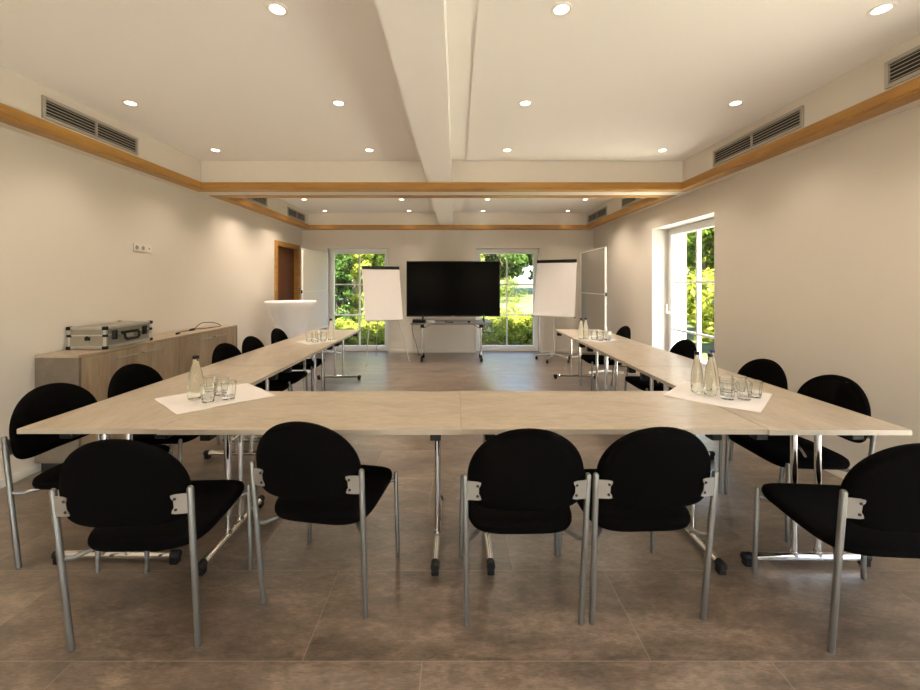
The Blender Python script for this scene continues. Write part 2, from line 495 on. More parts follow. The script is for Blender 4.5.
for n_, W_ in ((7, W7), (8, W8)):
    window(n_, W_[1] - W_[0], WZ, (W_[1], YF, 0), R(180), 'unseen white window added to the front wall behind the viewpoint for daylight', 0)

# door in the left wall
door = struct(empty('door_1', (XL, D0, 0)), 'dark red-brown door in an oak frame in the left wall')
dw = D1 - D0
f = MB()
f.box(-.02, .03, -.085, .012, 0, DZ + .08, bev=.012); f.box(-.02, .03, dw - .012, dw + .085, 0, DZ + .08, bev=.012); f.box(-.02, .029, .012, dw - .012, DZ - .012, DZ + .08, bev=.012)
f.box(-.16, 0, 0, .012, 0, DZ); f.box(-.16, 0, dw - .012, dw, 0, DZ); f.box(-.16, 0, 0, dw, DZ - .012, DZ)
f.build('door_frame', M_trim, door)
lf = MB(); lf.box(-.095, -.055, .014, dw - .014, .005, DZ - .014, bev=.003)
for z0, z1 in ((.15, .95), (1.10, 2.0)): lf.box(-.060, -.049, .13, dw - .13, z0, z1, bev=.006)
leaf = lf.build('door_leaf', M_door, door)
hh = MB(); hh.box(-.053, -.045, .05, .09, .95, 1.15, bev=.003); hh.tube([(-.045, .07, 1.05), (-.005, .07, 1.05), (0, .08, 1.05), (0, .19, 1.05)], .009)
hh.build('door_handle', M_alu, leaf)
MB().box(.029, .035, dw + .03, dw + .055, 1.24, 1.36, bev=.002).build('latch', M_dark, door)

# ------------------------------------------------------------------ ceiling vents
def vent(face_x, y0, y1, side, label):
    """side = +1: on the left bulkhead, facing +X"""
    L = y1 - y0
    root = empty('ceiling_vent', (face_x, (y0 + y1) / 2, 2.752))
    tag(root, label, 'air vent', 'ventilation grilles in the ceiling bulkheads')
    hL, hz = L / 2, .083
    def bx(m, a, b, yy0, yy1, z0, z1, **k):
        x0, x1 = (a, b) if side > 0 else (-b, -a)
        m.box(x0, x1, yy0, yy1, z0, z1, **k)
    fr = MB(); g = .024
    bx(fr, 0, .016, -hL, -hL + g, -hz, hz, bev=.003); bx(fr, 0, .016, hL - g, hL, -hz, hz, bev=.003)
    bx(fr, 0, .016, -hL + g, hL - g, hz - g, hz, bev=.003); bx(fr, 0, .016, -hL + g, hL - g, -hz, -hz + g, bev=.003)
    bx(fr, 0, .016, -.008, .008, -hz + g, hz - g, bev=.002)
    fr.build('vent_frame', M_grille, root)
    bk = MB(); bx(bk, .0005, .002, -hL + g * .5, hL - g * .5, -hz + g * .5, hz - g * .5); bk.build('recess', M_dark, root)
    sl = MB(); n = 5
    for k in range(n):
        z = -hz + g + (2 * hz - 2 * g) * (k + .5) / n
        rot = Matrix.Rotation(R(28 * side), 4, 'Y')
        x0, x1 = (.002, .014) if side > 0 else (-.014, -.002)
        sl.box(x0, x1, -hL + g, hL - g, z - .0025, z + .0025, rot=rot)
    sl.build('slats', M_grille, root)
vent(BL, 2.92, 3.80, 1, 'long double air grille above the oak trim on the left, in the near bay')
vent(BR, 3.09, 4.17, -1, 'long double air grille above the oak trim on the right, whole, in the near bay')
vent(BR, 1.45, 2.50, -1, 'air grille in the upper right corner, cut off by the edge of the picture')
vent(BL, 5.42, 6.40, 1, 'air grille on the left of the far bay, half hidden behind the cross beam')
vent(BL, 7.18, 8.03, 1, 'small far air grille on the left, above the oak door')
vent(BR, 5.42, 6.47, -1, 'air grille on the right of the far bay, half hidden behind the cross beam')
vent(BR, 7.12, 8.12, -1, 'small far air grille on the right, above the pinboard')

# ------------------------------------------------------------------ recessed ceiling spots
spot_d = bpy.data.lights.new('spot_lamp', 'SPOT')
spot_d.energy = 18; spot_d.color = (1.0, .84, .67); spot_d.spot_size = R(112); spot_d.spot_blend = 1.0; spot_d.shadow_soft_size = .05
far_d = spot_d.copy(); far_d.energy = 46; far_d.spot_size = R(122); end_d = spot_d.copy(); end_d.energy = 9; end_d.spot_size = R(84)
def downlight_proto():
    root = empty('ceiling_spotlight', (0, 0, 0))
    r = MB(); r.lathe([(.037, .001), (.039, -.004), (.052, -.006), (.056, -.002), (.056, .001)], 28)
    r.build('trim_ring', M_ring, root)
    l = MB(); l.lathe([(0, -.0035), (.037, -.0035), (.037, .0), (0, 0)], 24); l.build('lamp_lens', M_lens, root)
    lo = bpy.data.objects.new('lamp', spot_d); COL.objects.link(lo); lo.parent = root; lo.location = (0, 0, -.03)
    return root
rows = [(2.115, 'nearest row in view'), (3.22, 'second row'), (4.36, 'row before the cross beam')]
cols = [(-2.62, 'far left column'), (-.945, 'left of the long beam'), (.558, 'right of the long beam'), (2.25, 'far right column')]
first = None
def put_light(x, y, label):
    global first
    if first is None:
        first = downlight_proto(); o = first
    else:
        o = copy_tree(first)
    o.location = (x, y, ZC)
    if y > CB1:
        for k in kids(o):
            if k.type == 'LIGHT': k.data = end_d if y > 7.5 else far_d
    tag(o, label, 'ceiling light', 'recessed spotlights in the white ceiling')
for y, rn in rows:
    for x, cn in cols:
        if y < 2.2 and x < -2:
            put_light(x, y, 'round recessed ceiling spotlight beyond the left edge of the picture'); continue
        put_light(x, y, 'ceiling spotlight in near bay, %s, %s' % (rn, cn))
for y, rn in [(5.80, 'row hidden behind the cross beam'), (6.93, 'nearer row in view'), (8.02, 'last row by the back wall')]:
    for x, cn in [(-2.63, 'far left'), (-.942, 'left of the beam'), (.545, 'right of the beam'), (2.24, 'far right')]:
        put_light(x, y, 'small ceiling spotlight in far bay, %s, %s' % (rn, cn))
for y in (1.0, -.1, -1.2, -2.3, -3.4):
    for x, cn in cols:
        put_light(x, y, 'round recessed ceiling spotlight behind the viewpoint')

# ------------------------------------------------------------------ chairs
def outline(fn, n=56):
    return [fn(2 * PI * k / n) for k in range(n)]

def superell(a, b, e):
    def f(t):
        c, s = math.cos(t), math.sin(t)
        return (a * math.copysign(abs(c) ** (2 / e), c), b * math.copysign(abs(s) ** (2 / e), s))
    return f

def chair_proto():
    root = empty('stacking_chair')
    # --- seat : wide front, rounded rear; outline in (x,y)
    def so(t):
        c, s = math.cos(t), math.sin(t)
        if s >= 0:
            e = 6.5; x = .240 * math.copysign(abs(c) ** (2 / e), c); y = .03 + .215 * abs(s) ** (2 / e)
        else:
            e = 4.2; x = .240 * math.copysign(abs(c) ** (2 / e), c); y = .03 - .262 * abs(s) ** (2 / e)
        return x * (1 - .0 * max(0, -(y - .03)) / .26), y
    base = outline(so, 64)
    def zt(x, y, k): # top height
        return .452 + .030 * (y + .23) / .47 - .012 * (1 - k)
    s = MB(); loops = []
    def loop(sc, z_off, top):
        out = []
        for x, y in base:
            X, Y = x * sc, .0 + (y) * sc
            dish = -.010 * (1 - min(1, sc)) if top else 0
            zz = .436 + .014 * (Y + .23) / .47
            out.append((X, Y, zz + z_off + dish))
        return out
    loops = [loop(.02, -.052, False), loop(.6, -.052, False), loop(.9, -.050, False), loop(.975, -.044, False), loop(1.0, -.030, False), loop(1.0, -.018, False),
             loop(.985, -.006, True), loop(.95, .001, True), loop(.85, .006, True), loop(.6, .004, True), loop(.3, .001, True), loop(.02, 0, True)]
    s.rings(loops); s.build('seat', M_blackfab, root, ang=60)
    # --- backrest : dome shaped pad, concave towards the sitter
    def bo(t):
        c, sn = math.cos(t), math.sin(t)
        if sn >= 0:
            e = 2.05; x = .244 * math.copysign(abs(c) ** (2 / e), c); z = .655 + .224 * abs(sn) ** (2 / e)
        else:
            e = 4.8; x = .244 * math.copysign(abs(c) ** (2 / e), c); z = .655 - .135 * abs(sn) ** (2 / e)
            x *= 1 - .03 * ((.655 - z) / .135) ** 1.4
        return x, z
    bb = outline(bo, 64)
    def bl(sc, off):
        out = []
        for x, z in bb:
            X = x * sc; Z = .665 + (z - .665) * sc
            y = -.282 - .16 * (Z - .56) + .035 * (X / .238) ** 2 + off
            out.append((X, y, Z))
        return out
    b = MB()
    b.rings([bl(.02, -.022), bl(.55, -.022), bl(.85, -.021), bl(.955, -.016), bl(.99, -.008), bl(1.0, .002), bl(.99, .012), bl(.95, .020), bl(.8, .025), bl(.5, .024), bl(.02, .022)])
    b.build('backrest', M_blackfab, root, ang=60)
    for sgn in (-1, 1):
        l = MB(); l.tube([(sgn * .245, -.215, 0), (sgn * .254, -.283, .668), (sgn * .254, -.284, .675)], [.0122, .0122, .008], 14)
        l.build('leg', M_silver, root)
        l = MB(); l.tube([(sgn * .257, .215, 0), (sgn * .249, .205, .432), (sgn * .249, .205, .440)], [.0112, .0112, .007], 14)
        l.build('leg', M_silver, root)
        r = MB(); r.tube([(sgn * .250, -.253, .388), (sgn * .232, -.225, .374), (sgn * .20, -.185, .376), (sgn * .165, -.13, .380), (sgn * .155, -.05, .383),
                          (sgn * .165, .09, .386), (sgn * .20, .165, .390), (sgn * .232, .20, .394), (sgn * .249, .206, .395)], .0095, 10)
        r.build('side_rail', M_silver, root)
        # bracket plate, behind the pad, following its curve
        k = MB(); fr_, bk_ = [], []
        prof = [(.254, .570), (.254, .651), (.205, .651), (.190, .648), (.191, .637), (.198, .626), (.198, .598), (.191, .586), (.188, .574), (.200, .570)]
        def yb(x, z): return -.282 - .16 * (z - .56) + .035 * (x / .238) ** 2 - .0235
        lo0 = [(sgn * x, yb(x, z) if x < .25 else -.215 - .1018 * z - .004, z) for x, z in prof]
        lo1 = [(a, y - .004, z) for a, y, z in lo0]
        k.rings([lo0, lo1]); br = k.build('bracket', M_plate, root, ang=20)
        for z in (.588, .633):
            sc = MB(); sc.lathe([(0, .004), (.0055, .003), (.0065, 0), (0, 0)], 10, axis='Y')
            for v in sc.bm.verts: v.co = Vector((v.co.x, -v.co.y, v.co.z))
            o = sc.build('screw', M_dark, br, loc=(sgn * .203, yb(.203, z) - .0035, z))
    return root

chair0 = chair_proto()
GC = 'black upholstered stacking chairs around the tables'
def mid(px, py, rot):   # rear-feet midpoint -> chair origin
    a = R(rot)
    return (px - math.sin(a) * .215, py + math.cos(a) * .215)
chairs = [
    (-1.284, 1.602, 2.6, 'black stacking chair in the left foreground, leftmost of the four with their backs to us'),
    (-.638, 1.79, -9, 'black stacking chair left of the middle, alone at the front table, turned slightly right'),
    (.29, 1.712, 1, 'black stacking chair right of middle, left one of the close pair at the front'),
    (.829, 1.730, 2.5, 'black stacking chair right of middle, right one of the close pair at the front'),
    (1.727, 1.565, -4, 'black stacking chair in the right foreground, its backrest cut off by the picture edge'),
    (-2.232, 2.295, -92, 'black stacking chair at the far left end corner of the tables, beside the cabinet end'),
    (-2.22, 2.86, -90, 'black stacking chair on the left, in front of the sideboard below the metal case'),
    (-2.14, 3.86, -91, 'black stacking chair on the left, front one of three near the white draped table'),
    (-2.145, 4.37, -89, 'black stacking chair on the left, middle one of three near the white draped table'),
    (-2.20, 5.14, -88, 'black stacking chair on the left side, last one, in front of the white draped table'),
    (2.295, 2.51, 90, 'black stacking chair on the right, nearest one along the right wall, behind the table corner'),
    (2.265, 3.05, 91, 'black stacking chair on the right, behind the napkin with three bottles and glasses'),
    (2.275, 4.12, 89, 'black stacking chair in front of the tall window of the right wall'),
    (2.195, 5.42, 88, 'black stacking chair at the far right, beside the pinboard, behind the last table'),
]
for i, (x, y, a, lb) in enumerate(chairs):
    o = chair0 if i == 0 else copy_tree(chair0)
    mx_, my_ = mid(x, y, a)
    o.location = (mx_, my_, 0); o.rotation_euler = (0, 0, R(a))
    tag(o, lb, 'chair', GC)

# ------------------------------------------------------------------ conference tables
TZ = .741; TT = .026
def conference_table(L, cx, cy, rot, label, inset=.14, insets=None, toff=0.0):
    root = empty('conference_table', (cx, cy, 0), rot)
    tag(root, label, 'table', 'wood-look tables set in a horseshoe')
    hl, hw = L / 2 - .0008, .349
    MB().box(-hl + .002, hl - .002, -hw + .002, hw - .002, TZ - TT, TZ, bev=.0015, seg=1).build('tabletop', M_table, root)
    e = MB()
    e.box(-hl, hl, -hw, -hw + .0022, TZ - TT + .0006, TZ - .0008); e.box(-hl, hl, hw - .0022, hw, TZ - TT + .0006, TZ - .0008)
    e.box(-hl, -hl + .0022, -hw + .0022, hw - .0022, TZ - TT + .0006, TZ - .0008); e.box(hl - .0022, hl, -hw + .0022, hw - .0022, TZ - TT + .0006, TZ - .0008)
    e.build('edge_band', M_edge, root)
    ins = insets or (inset, inset)
    for sgn, i_ in ((-1, ins[0]), (1, ins[1])):
        x = sgn * (L / 2 - i_)
        pst = MB()
        for y in (-.062, .062):
            pst.tube([(x, y, .06), (x, y, .70)], .0155, 16)
        pst.box(x - .016, x + .016, -.20, .20, .697, TZ - TT, bev=.003)
        pp = pst.build('leg', M_chrome, root)
        ft = MB(); ft.tube([(x, -.29, .045), (x, .29, .045)], .0195, 16)
        for y in (-.062, .062): ft.tube([(x, y, .05), (x, y, .075)], .019, 14)
        ft.build('foot_bar', M_chrome, pp)
        for s2 in (-1, 1):
            c = MB(); c.tube([(x, s2 * .285, .045), (x, s2 * .322, .045), (x, s2 * .330, .045)], [.0215, .0215, .015], 14)
            c.box(x - .018, x + .018, s2 * .302 - .02, s2 * .302 + .02, 0, .045, bev=.005)
            c.build('foot_cap', M_blackpl, pp)
            h = MB(); h.box(x - .027, x + .027, s2 * .245 - .032, s2 * .245 + .032, .655, TZ - TT, bev=.006)
            h.box(x - sgn * .027 - .02, x - sgn * .027 + .02, s2 * .245 - .012, s2 * .245 + .012, .685, TZ - TT, bev=.004)
            h.build('folding_catch', M_blackpl, root)
        st = MB(); st.tube([(x, 0, .56), (x - sgn * .17, 0, TZ - TT - .008)], .006, 8)
        st.build('strut', M_chrome, root)
    rl = MB()
    if toff:
        for ch in kids(root):
            if ch.name.split('.')[0] in ('leg', 'folding_catch', 'strut'): ch.location.y = toff
    for y in (-.22, .22): rl.box(-L / 2 + .18, L / 2 - .18, y - .012, y + .012, TZ - TT - .028, TZ - TT, bev=.002)
    rl.build('apron_rail', M_blackpl, root)
    return root
YFt = 1.965
conference_table(1.493, (-1.468 + .025) / 2, YFt + .345, 0, 'left one of the two tables across the front of the horseshoe', insets=(.19, .13))
conference_table(1.507, (.025 + 1.532) / 2, YFt + .35, 0, 'right one of the two tables across the front of the horseshoe', insets=(.15, .20))
xl = (-2.165 - 1.470) / 2; xr = (1.535 + 2.229) / 2
conference_table(1.5, xl, 1.972 + .75, R(90), 'nearest table of the left row, forming the left corner of the horseshoe', toff=-.05, insets=(.115, .14))
conference_table(1.5, xl, 3.474 + .75, R(90), 'middle table of the left row, bare, with chairs behind it by the cabinet', toff=-.05)
conference_table(1.2, xl, 4.976 + .60, R(90), 'last table of the left row, in front of the left garden window', insets=(.13, .13), toff=-.05)
conference_table(1.5, xr, 1.955 + .75, R(90), 'nearest table of the right row, forming the right corner of the horseshoe', toff=.072, insets=(.115, .14))
conference_table(1.39, xr, 3.457 + .695, R(90), 'middle table of the right row, bare, beside the window of the right wall', toff=.06)
conference_table(1.36, xr, 4.849 + .68, R(90), 'last table of the right row, by the right flip chart', insets=(.15, .10), toff=.06)

# ------------------------------------------------------------------ napkins, bottles, tumblers
def napkin(pts, label):
    cx = sum(p_[0] for p_ in pts) / 4; cy = sum(p_[1] for p_ in pts) / 4
    n = 18; m = MB(); vs = []; rnd = random.Random(int(cx * 100))
    ph = rnd.random() * 6
    for top in (1, 0):
        for i in range(n + 1):
            for j in range(n + 1):
                u, v = i / n, j / n
                A = Vector(pts[0]).lerp(Vector(pts[1]), u); B = Vector(pts[3]).lerp(Vector(pts[2]), u)
                q = A.lerp(B, v)
                edge = max(abs(u - .5), abs(v - .5)) * 2
                z = .0012 + .0030 * max(0, math.sin(u * 7 + ph) * math.cos(v * 6)) * max(0, edge - .55) / .45
                crease = .0012 if (abs(u - .5) < .03 or abs(v - .5) < .03) else 0
                vs.append((q.x - cx, q.y - cy, (z + crease if top else max(.0003, z - .001))))
    fs = []; N = (n + 1) ** 2
    for i in range(n):
        for j in range(n):
            a = i * (n + 1) + j
            fs.append((a, a + 1, a + n + 2, a + n + 1)); fs.append((N + a, N + a + n + 1, N + a + n + 2, N + a + 1))
    for i in range(n):
        for a, b in ((i, i + 1), (n * (n + 1) + i, n * (n + 1) + i + 1), (i * (n + 1), (i + 1) * (n + 1)), (i * (n + 1) + n, (i + 1) * (n + 1) + n)):
            fs.append((a, b, N + b, N + a))
    m.pydata(vs, fs)
    o = m.build('paper_napkin', M_napkin, loc=(cx, cy, TZ + .0004))
    return tag(o, label, 'napkin', 'white napkins laid on the tables')
napkin([(-1.874, 2.479), (-1.525, 2.184), (-1.15, 2.552), (-1.495, 2.867)], 'white napkin on the near left table corner under one bottle and four glasses')
napkin([(1.316, 2.55), (1.674, 2.20), (2.038, 2.577), (1.666, 2.923)], 'white napkin on the near right table corner under three bottles and glasses')
napkin([(-1.98, 4.92), (-1.70, 4.64), (-1.46, 4.95), (-1.72, 5.26)], 'white napkin near the far end of the left table row')
napkin([(1.50, 5.17), (1.72, 4.80), (2.06, 5.06), (1.83, 5.44)], 'white napkin near the far end of the right table row')

def bottle_proto():
    root = empty('water_bottle')
    b = MB()
    b.lathe([(0, .004), (.030, .002), (.036, 0), (.0395, .004), (.0415, .014), (.0425, .035), (.0425, .075), (.0405, .105), (.0365, .14), (.030, .175), (.0235, .203),
             (.0185, .222), (.0155, .236), (.0150, .246), (0, .246)], 32)
    b.build('glass_body', M_water, root, ang=50)
    n_ = MB(); n_.lathe([(.0152, .240), (.0168, .241), (.0168, .246), (.0152, .247)], 24); n_.build('neck_ring', M_glass, root)
    c = MB(); c.lathe([(.0148, .2465), (.0172, .2465), (.0175, .262), (.0165, .265), (0, .265)], 24)
    c.build('screw_cap', M_capb, root)
    return root
bot0 = bottle_proto()
ZI = TZ + .0052
bots = [(-1.607, 2.47, 'glass water bottle with dark cap on the near left napkin'),
        (1.575, 2.615, 'glass water bottle at the near right corner, leftmost of the three on the napkin'),
        (1.617, 2.545, 'glass water bottle at the near right corner, middle and frontmost of the three'),
        (1.725, 2.69, 'glass water bottle with blue cap at the near right corner, hindmost of the three'),
        (-1.572, 5.03, 'glass water bottle at the far end of the left table row'),
        (1.598, 5.11, 'glass water bottle far along the right table row, left one of the pair'),
        (1.665, 5.13, 'glass water bottle far along the right table row, right one of the pair')]
for i, (x, y, lb) in enumerate(bots):
    o = bot0 if i == 0 else copy_tree(bot0)
    o.location = (x, y, ZI); sc_ = 1.06 if i == 0 else (.84 if x > 0 else .95); o.scale = (sc_, sc_, 1.0)
    tag(o, lb, 'bottle', 'water bottles on the napkins')
    if 'blue' in lb:
        for k in kids(o):
            if k.name.startswith('screw_cap'):
                k.data = k.data.copy(); k.data.materials[0] = M_capblue; k['label'] = 'blue screw cap'

def tumbler_mesh():
    b = MB()
    b.lathe([(0, .0), (.031, .0), (.0345, .003), (.0375, .03), (.041, .075), (.0435, .103), (.0425, .1045), (.0415, .103), (.0385, .072), (.035, .034), (.031, .019), (0, .016)], 10)
    return b
tum0 = None
tums = [(-1.490, 2.405, 'drinking glass on the near left napkin, frontmost, next to the bottle'),
        (-1.400, 2.465, 'drinking glass on the near left napkin, rightmost of the four'),
        (-1.500, 2.555, 'drinking glass on the near left napkin, hindmost of the four'),
        (-1.600, 2.610, 'drinking glass on the near left napkin, mostly hidden behind the bottle'),
        (1.670, 2.460, 'drinking glass on the near right napkin, leftmost in front, next to the bottles'),
        (1.768, 2.455, 'drinking glass on the near right napkin, in the middle of the front'),
        (1.865, 2.500, 'drinking glass on the near right napkin, rightmost in front'),
        (1.745, 2.580, 'drinking glass on the near right napkin, left one of the back pair'),
        (1.855, 2.620, 'drinking glass on the near right napkin, right one of the back pair'),
        (-1.800, 4.90, 'drinking glass far on the left row, leftmost of the four there'),
        (-1.700, 4.83, 'drinking glass far on the left row, frontmost of the four there'),
        (-1.730, 5.03, 'drinking glass far on the left row, hindmost of the four there'),
        (-1.630, 4.92, 'drinking glass far on the left row, the one next to the bottle'),
        (1.745, 5.05, 'drinking glass far on the right row, next to the bottles'),
        (1.785, 4.95, 'drinking glass far on the right row, front left of the five'),
        (1.835, 5.11, 'drinking glass far on the right row, back middle of the five'),
        (1.880, 4.99, 'drinking glass far on the right row, front right of the five'),
        (1.935, 5.09, 'drinking glass far on the right row, rightmost of the five')]
for i, (x, y, lb) in enumerate(tums):
    if tum0 is None:
        tum0 = tumbler_mesh().build('drinking_glass', M_glass, ang=20); o = tum0
    else:
        o = tum0.copy(); COL.objects.link(o)
    o.location = (x, y, ZI); o.rotation_euler = (0, 0, i * .7)
    tag(o, lb, 'drinking glass', 'drinking glasses on the napkins')

# ------------------------------------------------------------------ sideboard on the left
CX0, CX1, CY0, CY1, CZ = XL + .016, -2.885, 3.06, 5.28, .908
sb = tag(empty('sideboard', ((CX0 + CX1) / 2, (CY0 + CY1) / 2, 0)), 'long low oak sideboard with four doors against the left wall', 'sideboard')
ox, oy = (CX0 + CX1) / 2, (CY0 + CY1) / 2
def sbx(m, x0, x1, y0, y1, z0, z1, **k): m.box(x0 - ox, x1 - ox, y0 - oy, y1 - oy, z0, z1, **k)
m = MB(); sbx(m, CX0, CX1 - .021, CY0 + .022, CY1 - .022, .08, CZ - .021); m.build('carcass', M_credside, sb)
m = MB(); sbx(m, CX0, CX1 - .001, CY0, CY0 + .021, .08, CZ - .021, bev=.001, seg=1); m.build('side_panel', M_credside, sb)
m = MB(); sbx(m, CX0, CX1 - .001, CY1 - .021, CY1, .08, CZ - .021, bev=.001, seg=1); m.build('side_panel', M_credside, sb)
m = MB(); sbx(m, CX0, CX1, CY0, CY1, CZ - .021, CZ, bev=.0015, seg=1); m.build('cabinet_top', M_credtop, sb)
m = MB(); sbx(m, CX0 + .02, CX1 - .05, CY0 + .03, CY1 - .03, 0, .08); m.build('plinth', M_dark, sb)
dl = (CY1 - CY0 - .044) / 4
for k in range(4):
    y0 = CY0 + .022 + k * dl
    m = MB(); sbx(m, CX1 - .020, CX1 - .001, y0 + .0018, y0 + dl - .0018, .083, CZ - .025, bev=.001, seg=1)
    d_ = m.build('cabinet_door', M_cred, sb)
    h0, h1 = (y0 + dl - .24, y0 + dl - .05) if k % 2 == 0 else (y0 + .05, y0 + .24)
    h = MB(); z = .825; xx = CX1 - ox
    h.tube([(xx + .03, h0 - .015 - oy, z), (xx + .03, h1 + .015 - oy, z)], .006, 10)
    for yy in (h0, h1): h.tube([(xx - .002, yy - oy, z), (xx + .03, yy - oy, z)], .005, 8)
    h.build('bar_handle', M_plate, d_)

# aluminium case on the sideboard
case = tag(empty('equipment_case', (-3.068, 3.575, CZ), R(3)), 'silver aluminium case with black corners and handle on the sideboard', 'case')
hx, hy, hz = .142, .262, .188
MB().box(-hx + .004, hx - .004, -hy + .004, hy - .004, .006, hz - .004).build('case_body', M_alupanel, case)
e = MB(); q = .011
for sx in (-1, 1):
    for sy in (-1, 1):
        e.box(sx * hx - q, sx * hx + q, sy * hy - q, sy * hy + q, .004, hz, bev=.003)
    for z in (.004 + q, hz - q): e.box(sx * hx - q, sx * hx + q, -hy, hy, z - q, z + q, bev=.003)
    e.box(sx * hx - .004, sx * hx + .004, -hy, hy, .112, .122)
for sy in (-1, 1):
    for z in (.004 + q, hz - q): e.box(-hx, hx, sy * hy - q, sy * hy + q, z - q, z + q, bev=.003)
    e.box(-hx, hx, sy * hy - .004, sy * hy + .004, .112, .122)
e.build('edge_profile', M_alu, case)
for sx in (-1, 1):
    for sy in (-1, 1):
        for z in (.013, hz - .012, .117):
            c = MB(); s_ = .017 if z != .117 else .015
            c.box(sx * hx - s_, sx * hx + s_, sy * hy - s_, sy * hy + s_, max(0, z - .015), z + .015 if z != .117 else z + .009, bev=.006)
            c.build('corner_cap', M_blackpl, case)
for yy in (-.175, .175):
    c = MB(); c.box(hx + .002, hx + .018, yy - .025, yy + .025, .072, .152, bev=.006); c.box(hx + .014, hx + .022, yy - .017, yy + .017, .082, .118, bev=.004)
    c.build('latch', M_blackpl, case)
c = MB(); c.tube([(hx + .008, -.085, .118), (hx + .024, -.085, .108), (hx + .028, -.08, .072), (hx + .028, -.06, .058), (hx + .028, .06, .058), (hx + .028, .08, .072), (hx + .024, .085, .108), (hx + .008, .085, .118)], .011, 10)
c.box(hx + .002, hx + .014, -.10, .10, .108, .132, bev=.003)
c.build('handle', M_blackpl, case)
MB().box(hx + .002, hx + .006, -.045, .045, .075, .108, bev=.002).build('name_plate', M_alu, case)
c = MB(); c.box(-.012, .028, -hy - .016, -hy - .003, .075, .105, bev=.004); c.box(.0, .016, -hy - .02, -hy - .01, .095, .112, bev=.003); c.build('strap_clip', M_blackpl, case)

# cables on the sideboard
def cable(name, pts, r, label, mat_=M_blackpl, plugs=()):
    P = [Vector(p_) for p_ in pts]; out = []
    for i in range(len(P) - 1):
        p0 = P[max(0, i - 1)]; p1 = P[i]; p2 = P[i + 1]; p3 = P[min(len(P) - 1, i + 2)]
        for k in range(6):
            t = k / 6
            out.append(.5 * ((2 * p1) + (-p0 + p2) * t + (2 * p0 - 5 * p1 + 4 * p2 - p3) * t * t + (-p0 + 3 * p1 - 3 * p2 + p3) * t ** 3))
    out.append(P[-1])
    o_ = P[0].copy(); o_.z = min(p_.z for p_ in P) - r
    root = MB(); root.tube([q_ - o_ for q_ in out], r, 8)
    o = root.build(name, mat_, loc=o_, ang=60)
    for a, b in plugs:
        m = MB(); a_, b_ = Vector(a) - o_, Vector(b) - o_
        m.tube([a_, a_.lerp(b_, .1), a_.lerp(b_, .9), b_], [.008, .012, .012, .006], 10); m.build('plug', mat_, o)
    return tag(o, label, 'cable')
z = CZ + .006
cable('cable', [(-2.98, 4.30, z + .008), (-3.02, 4.36, z), (-3.08, 4.50, z), (-3.03, 4.62, z + .004), (-3.09, 4.75, z + .02), (-3.12, 4.92, z + .055), (-3.06, 5.05, z + .045), (-3.0, 5.10, z), (-3.02, 4.86, z), (-3.04, 4.64, z + .012)], .0045,
      'thin black cable with plug lying in a loop at the far end of the sideboard', plugs=[((-2.965, 4.24, z + .009), (-2.985, 4.32, z + .009)), ((-3.035, 4.56, z + .009), (-3.04, 4.66, z + .012))])
cable('cable', [(-3.085, 3.90, z + .006), (-3.10, 3.95, z), (-3.13, 4.05, z), (-3.16, 4.1, z)], .004, 'short black plug and lead beside the metal case on the sideboard', plugs=[((-3.05, 3.86, z + .009), (-3.088, 3.905, z + .009))])

# wall socket
sk = tag(empty('wall_socket', (XL, 4.13, 1.82)), 'white triple power socket on the left wall', 'socket')
for i, dy_ in enumerate((-.081, 0, .081)):
    m = MB(); m.box(.0005, .011, dy_ - .0405, dy_ + .0405, -.0405, .0405, bev=.003)
    pl = m.build('socket_plate', M_socket, sk)
    if i < 2:
        m = MB(); m.lathe([(0, .0112), (.02, .0112), (.021, .0118), (.0215, .011), (.019, .0115)], 20, c=(0, dy_, 0), axis='X')
        for yy in (-.0095, .0095): m.lathe([(0, .0122), (.003, .0122), (.003, .011)], 8, c=(0, dy_ + yy, 0), axis='X')
        m.build('socket_insert', M_sockd, pl)
    else:
        m = MB(); m.box(.0105, .0125, dy_ - .010, dy_ + .010, -.008, .008, bev=.001); m.build('data_jack', M_sockd, pl)

# ------------------------------------------------------------------ draped high table
bt = tag(empty('bistro_table', (-2.68, 6.50, 0)), 'round white high table in a stretch cover beside the oak door', 'high table')
m = MB()
prof_c = [(.385, 1.166), (.392, 1.158), (.393, 1.135), (.355, 1.05), (.305, .95), (.270, .85), (.250, .74), (.242, .62), (.243, .52), (.262, .38), (.29, .22), (.325, .08), (.335, .02), (.332, .012)]
n = 56; loops = []
for r_, z_ in prof_c:
    lp = []
    for k in range(n):
        t = 2 * PI * k / n
        a_ = .055 * max(0, min(1, (1.10 - z_) / .9))      # the cover stretches to four feet
        rr = r_ * (1 + a_ * math.cos(4 * t + PI)) 
        lp.append((rr * math.cos(t), rr * math.sin(t), z_))
    loops.append(lp)
m.rings(loops, cap0=False, cap1=False); m.build('stretch_cover', M_cover, bt, ang=50)
m = MB(); m.lathe([(0, 1.168), (.386, 1.168), (.392, 1.160), (.388, 1.150), (0, 1.150)], 48); m.build('tabletop', M_cover, bt)
for k in range(4):
    t = PI / 4 + k * PI / 2
    l = MB(); l.tube([(.05 * math.cos(t), .05 * math.sin(t), .35), (.31 * math.cos(t), .31 * math.sin(t), .03)], .014, 10); l.lathe([(0, 0), (.03, 0), (.03, .02), (.02, .03), (0, .03)], 12, c=(.315 * math.cos(t), .315 * math.sin(t), 0))
    l.build('foot', M_blackpl, bt)
m = MB(); m.tube([(0, 0, .3), (0, 0, 1.15)], .025, 14); m.build('pole', M_chrome, bt)

